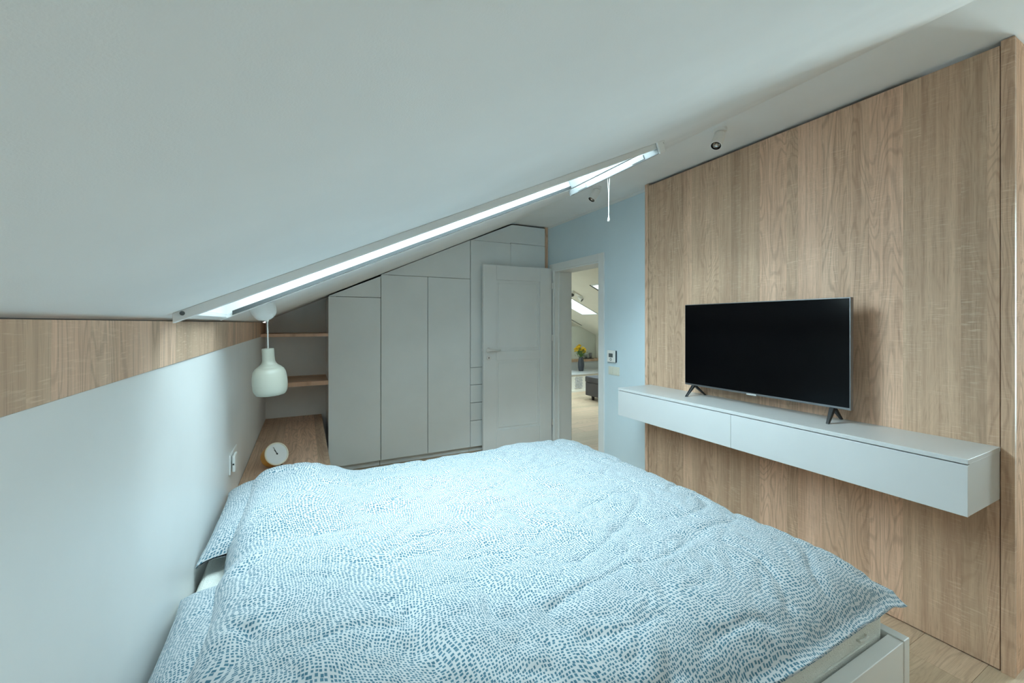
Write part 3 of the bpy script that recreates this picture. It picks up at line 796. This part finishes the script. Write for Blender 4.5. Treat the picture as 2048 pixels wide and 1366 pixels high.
# ------------------------------------------------------------------ thermostat and light switch on the blue wall
tm = thing('thermostat', 'white wall thermostat with a grey display beside the doorway', 'thermostat', (XW, 2.975, 1.09))
obj('back_shell', box(B(), XW - 0.013, XW, 2.919, 3.029, 1.034, 1.143), 'navy_plastic', tm, 0.004)
obj('front_cover', box(B(), XW - 0.026, XW - 0.0132, 2.922, 3.029, 1.034, 1.145), 'white_plastic', tm, 0.005, seg=3)
obj('display', box(B(), XW - 0.0275, XW - 0.0255, 2.948, 3.004, 1.080, 1.116), 'lcd', tm, 0.001)
bm = B(); lathe(bm, [(0.013, 0.0), (0.013, 0.002), (0.009, 0.002), (0.009, 0.0), ], 24, Matrix.Translation((XW - 0.026, 2.976, 1.060)) @ Matrix.Rotation(-math.pi / 2, 4, 'Y'))
obj('dial_ring', bm, 'lcd', tm)
sw = thing('light_switch', 'cream double light switch below the thermostat', 'switch', (XW, 2.955, 0.955))
obj('plate', box(B(), XW - 0.009, XW, 2.882, 3.030, 0.915, 0.993), 'cream_plastic', sw, 0.003)
for y in (2.900, 2.963):
    obj('rocker', box(B(), XW - 0.013, XW - 0.0085, y, y + 0.052, 0.928, 0.980), 'cream_plastic', sw, 0.0015)
# ------------------------------------------------------------------ ceiling spotlights
def spot(loc, aim, label, group=None, s=1.0):
    t = thing('spotlight', label, 'spotlight', loc, group=group)
    T = Matrix.Translation(loc)
    bm = B(); lathe(bm, [(0, 0.0), (0.036 * s, 0.0), (0.036 * s, -0.014 * s), (0.033 * s, -0.018 * s), (0, -0.018 * s)], 32, T); obj('base', bm, 'white_plastic', t)
    d = Vector(aim).normalized()
    q = d.to_track_quat('Z', 'Y').to_matrix().to_4x4()
    c0 = Vector(loc) + Vector((0, 0, -0.018 * s))
    bm = B(); lathe(bm, [(0, -0.004), (0.026 * s, -0.004), (0.0285 * s, 0.002), (0.0285 * s, 0.022 * s), (0.024 * s, 0.026 * s), (0, 0.026 * s)], 28, Matrix.Translation(c0 + Vector((0, 0, -0.012 * s))) @ Vector((0, 0, -1)).lerp(d, 0.5).to_track_quat('Z', 'Y').to_matrix().to_4x4())
    obj('joint', bm, 'white_plastic', t)
    c1 = c0 + Vector((0, 0, -0.018 * s)) + d * 0.014 * s
    H = Matrix.Translation(c1) @ q
    bm = B(); lathe(bm, [(0, -0.006), (0.026 * s, -0.006), (0.0305 * s, 0.0), (0.0315 * s, 0.070 * s), (0.0315 * s, 0.076 * s), (0.0275 * s, 0.076 * s), (0.0275 * s, 0.058 * s), (0, 0.058 * s)], 36, H)
    hd_ = obj('lamp_head', bm, 'white_plastic', t)
    bm = B(); lathe(bm, [(0.0275 * s, 0.0755 * s), (0.0240 * s, 0.0620 * s), (0.0, 0.0585 * s)], 30, H); obj('bezel', bm, 'black', hd_)
    bm = B(); lathe(bm, [(0.0215 * s, 0.0700 * s), (0.018 * s, 0.0645 * s), (0.008 * s, 0.0605 * s), (0, 0.0605 * s)], 28, H); obj('reflector', bm, 'reflector', hd_)
    bm = B(); lathe(bm, [(0, 0.0720 * s), (0.005 * s, 0.0710 * s), (0.0075 * s, 0.0680 * s), (0.0075 * s, 0.0610 * s), (0, 0.0608 * s)], 18, H); obj('bulb', bm, 'bulb', hd_)
    return t
spot((2.165, 1.574, ZC), (-0.536, -0.095, -0.839), 'white ceiling spotlight above the wall panel, aimed at the bed', 'bedroom ceiling spotlights')
spot((2.173, 2.711, ZC), (-0.565, 0.10, -0.819), 'white ceiling spotlight beyond the roof window, in front of the blue wall', 'bedroom ceiling spotlights')
# ------------------------------------------------------------------ living room seen through the doorway
BNY = 6.77
bn = thing('window_bench', 'low white bench with patterned front along the end wall of the living room', 'bench', (5.0, 7.1, 0))
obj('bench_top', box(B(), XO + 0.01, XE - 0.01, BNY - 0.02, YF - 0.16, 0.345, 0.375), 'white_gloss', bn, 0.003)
obj('bench_front', box(B(), XO + 0.01, XE - 0.01, BNY + 0.01, BNY + 0.03, 0.0, 0.3445), 'cream_room', bn)
obj('baseboard', box(B(), XO + 0.01, XE - 0.01, BNY, BNY + 0.0095, 0.0, 0.045), 'cream_room', bn)
bm = B()
for i in range(6):
    for j in range(8):
        cxh, czh = 4.885 + i * 0.030 + (j % 2) * 0.015, 0.08 + j * 0.030
        prism(bm, [(cxh + 0.0145 * math.cos(math.pi / 6 + k * math.pi / 3), czh + 0.0145 * math.sin(math.pi / 6 + k * math.pi / 3)) for k in range(6)], 'y', BNY - 0.002, BNY + 0.0095)
hx_ = obj('honeycomb_grille', bm, 'white_gloss', bn); hx_['kind'] = 'stuff'
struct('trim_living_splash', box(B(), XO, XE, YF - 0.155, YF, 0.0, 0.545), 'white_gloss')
sf = thing('ledge', 'narrow oak ledge behind the vase at the living room end wall', 'ledge', (5.0, 7.4, 0.55))
obj('ledge_board', box(B(), XO + 0.01, XE - 0.01, YF - 0.18, YF - 0.03, 0.546, 0.598), 'oak_shelf', sf, 0.001)
gp = prism(B(), [(XO + 0.01, 0.60), (XE - 0.01, 0.60), (XE - 0.01, slope2(XE - .01) - 0.005), (5.50, 1.325), (XO + 0.01, 1.325)], 'y', YF - 0.03, YF)
struct('trim_living_panel', gp, 'green_room')
cbx = thing('wall_cupboard', 'pale cupboard at the right end of the living room end wall', 'cupboard', (5.9, 7.2, 0.6))
obj('cupboard_body', box(B(), XE - 0.045, XE - 0.005, 6.85, YF - 0.2, 0.60, 1.06), 'cream_room', cbx, 0.002)
obj('cupboard_door', box(B(), XE - 0.062, XE - 0.047, 6.86, YF - 0.21, 0.61, 0.97), 'cream_room', cbx, 0.002)
# vase of yellow flowers
VX, VY, VZ = 5.262, 7.10, 0.375
va = thing('vase', 'dark slate vase on the white living room bench', 'vase', (VX, VY, VZ))
bm = B(); lathe(bm, [(0, 0), (0.044, 0), (0.052, 0.02), (0.066, 0.09), (0.069, 0.14), (0.060, 0.22), (0.047, 0.275), (0.045, 0.30), (0.040, 0.30), (0.042, 0.27), (0.05, 0.2), (0.05, 0.05), (0, 0.03)], 32, Matrix.Translation((VX, VY, VZ)))
obj('vase_body', bm, 'vase', va, smooth=True)
fb = thing('flower_bunch', 'bunch of yellow flowers with green leaves standing in the dark vase', 'flowers', (VX, VY, VZ + 0.05))
rs = random.Random(3)
heads = []
bm = B()
for k in range(36):
    a = rs.uniform(0, 2 * math.pi); rr = 0.115 * math.sqrt(rs.random())
    hx2, hy2 = VX - 0.045 + 1.15 * rr * math.cos(a), VY + rr * math.sin(a)
    hz2 = VZ + 0.30 + 0.27 - 1.1 * abs(rr) + rs.uniform(-0.06, 0.02)
    heads.append((hx2, hy2, hz2))
    tube(bm, [(VX + rs.uniform(-.02, .02), VY + rs.uniform(-.02, .02), VZ + 0.06), (VX + rs.uniform(-.02, .02), VY + rs.uniform(-.02, .02), VZ + 0.30), ((VX + hx2) / 2, (VY + hy2) / 2, (VZ + 0.3 + hz2) / 2), (hx2, hy2, hz2)], 0.0028, 5)
obj('stem', bm, 'leaf', fb)['kind'] = 'stuff'
bm = B()
for k in range(90):
    a = rs.uniform(0, 2 * math.pi); rr = rs.uniform(0.02, 0.13); z = VZ + rs.uniform(0.29, 0.47)
    c = Vector((VX + 0.01 + rr * math.cos(a), VY + rr * math.sin(a), z))
    d = Vector((math.cos(a), math.sin(a), rs.uniform(0.1, 1.0))).normalized(); s = d.cross(Vector((0, 0, 1))).normalized() * 0.010; n = s.cross(d).normalized() * 0.004
    L = rs.uniform(0.035, 0.07)
    p = [bm.verts.new(q) for q in (c, c + d * L * .5 + s + n, c + d * L, c + d * L * .5 - s + n, c + d * L * .5 - n * .3)]
    bm.faces.new((p[0], p[1], p[2], p[3])); bm.faces.new((p[0], p[4], p[1])); bm.faces.new((p[0], p[3], p[4])); bm.faces.new((p[1], p[4], p[2])); bm.faces.new((p[4], p[3], p[2]))
obj('foliage', bm, 'leaf', fb)['kind'] = 'stuff'
bme = B()
for ring, (L, t_) in enumerate(((0.040, 0.15), (0.028, 0.6))):
    for k in range(9):
        a = 2 * math.pi * (k + ring * .5) / 9
        d = Vector((math.cos(a), math.sin(a), t_)); s = Vector((-math.sin(a), math.cos(a), 0)) * 0.006
        p = [bme.verts.new(q) for q in (Vector((0, 0, 0)), d * L * .6 + s, d * L, d * L * .6 - s, d * L * .5 + Vector((0, 0, -.003)))]
        bme.faces.new((p[0], p[1], p[2], p[3])); bme.faces.new((p[0], p[4], p[1])); bme.faces.new((p[0], p[3], p[4])); bme.faces.new((p[1], p[4], p[2])); bme.faces.new((p[4], p[3], p[2]))
lathe(bme, [(0, 0), (0.008, 0.002), (0.007, 0.01), (0, 0.013)], 8)
fm = bpy.data.meshes.new('blossom'); bmesh.ops.recalc_face_normals(bme, faces=bme.faces); bme.to_mesh(fm); bme.free(); fm.materials.append(M['petal'])
for (x, y, z) in heads:
    o = bpy.data.objects.new('blossom', fm); COL.objects.link(o); o.parent = fb
    o.location = Vector((x, y, z)) - Vector(fb.location)
    o.rotation_euler = (rs.uniform(-.3, .9), rs.uniform(-.5, .5), rs.uniform(0, 6))
# tumblers on a tray
ty_ = thing('tray', 'dark flat tray under the tumblers on the oak ledge', 'tray', (5.66, YF - 0.10, 0.598))
obj('tray_plate', box(B(), 5.50, 5.80, YF - 0.165, YF - 0.04, 0.598, 0.608), 'tray', ty_, 0.002)
for x, hgt, lab in ((5.615, 0.085, 'shorter smoky tumbler on the dark tray, next to the flowers'), (5.745, 0.118, 'taller smoky tumbler on the dark tray, right of the shorter one')):
    g = thing('tumbler', lab, 'glass', (x, YF - 0.10, 0.608), group='smoky tumblers on the ledge')
    bm = B(); lathe(bm, [(0, 0), (0.028, 0), (0.034, hgt), (0.031, hgt), (0.026, 0.006), (0, 0.006)], 24, Matrix.Translation((x, YF - 0.10, 0.608)))
    obj('cup', bm, 'tumbler', g, smooth=True)
# ottoman
OX, OY0, OY1 = 4.60, 5.05, 6.09
ot = thing('ottoman', 'charcoal upholstered ottoman on short dark legs, cut off by the door casing', 'ottoman', (5.0, 5.6, 0))
obj('seat', box(B(), OX, OX + 0.75, OY0, OY1, 0.315, 0.425), 'ottoman', ot, 0.018, seg=3)
obj('base', box(B(), OX + 0.006, OX + 0.744, OY0 + 0.006, OY1 - 0.006, 0.075, 0.3145), 'ottoman', ot, 0.012, seg=3)
for x in (OX + 0.07, OX + 0.68):
    for y in (OY0 + 0.10, OY1 - 0.15):
        bm = B(); tube(bm, [(x, y, 0.0), (x, y, 0.078)], [0.022, 0.032], 14); obj('leg', bm, 'black', ot)
# double spotlight on the living room slope
ds = thing('twin_spotlight', 'white twin spotlight on the living room slope above its roof window', 'spotlight', (4.22, 5.83, slope2(4.22)))
sxm, sym = 4.22, 5.83
obj('plate', prism(B(), [(sxm - 0.10, slope2(sxm - .10) - 0.02), (sxm + 0.10, slope2(sxm + .10) - 0.02), (sxm + 0.10, slope2(sxm + .10)), (sxm - 0.10, slope2(sxm - .10))], 'y', sym - 0.05, sym + 0.05), 'white_plastic', ds, 0.004)
for dx, aim in ((-0.085, (-0.5, -0.6, -0.5)), (0.085, (0.3, -0.6, -0.6))):
    c = Vector((sxm + dx, sym, slope2(sxm + dx) - 0.045)); d = Vector(aim).normalized(); H = Matrix.Translation(c) @ d.to_track_quat('Z', 'Y').to_matrix().to_4x4()
    bm = B(); lathe(bm, [(0, -0.045), (0.030, -0.045), (0.038, 0.0), (0.040, 0.05), (0.035, 0.05), (0.033, 0.035), (0, 0.030)], 24, H); h_ = obj('lamp_head', bm, 'white_plastic', ds)
    bm = B(); lathe(bm, [(0.033, 0.0352), (0, 0.031)], 24, H @ Matrix.Translation((0, 0, 0.002))); obj('lens', bm, 'dark_rail', h_)
# thin dark bars on the living room slope
for xa, xb, y in ((5.12, 5.46, 7.34), (4.03, 4.30, 5.205)):
    bm = B(); prism(bm, [(xa, slope2(xa) - 0.006), (xb, slope2(xb) - 0.006), (xb, slope2(xb)), (xa, slope2(xa))], 'y', y - 0.012, y + 0.012)
    o = struct('trim_living_slot', bm, 'dark_rail')
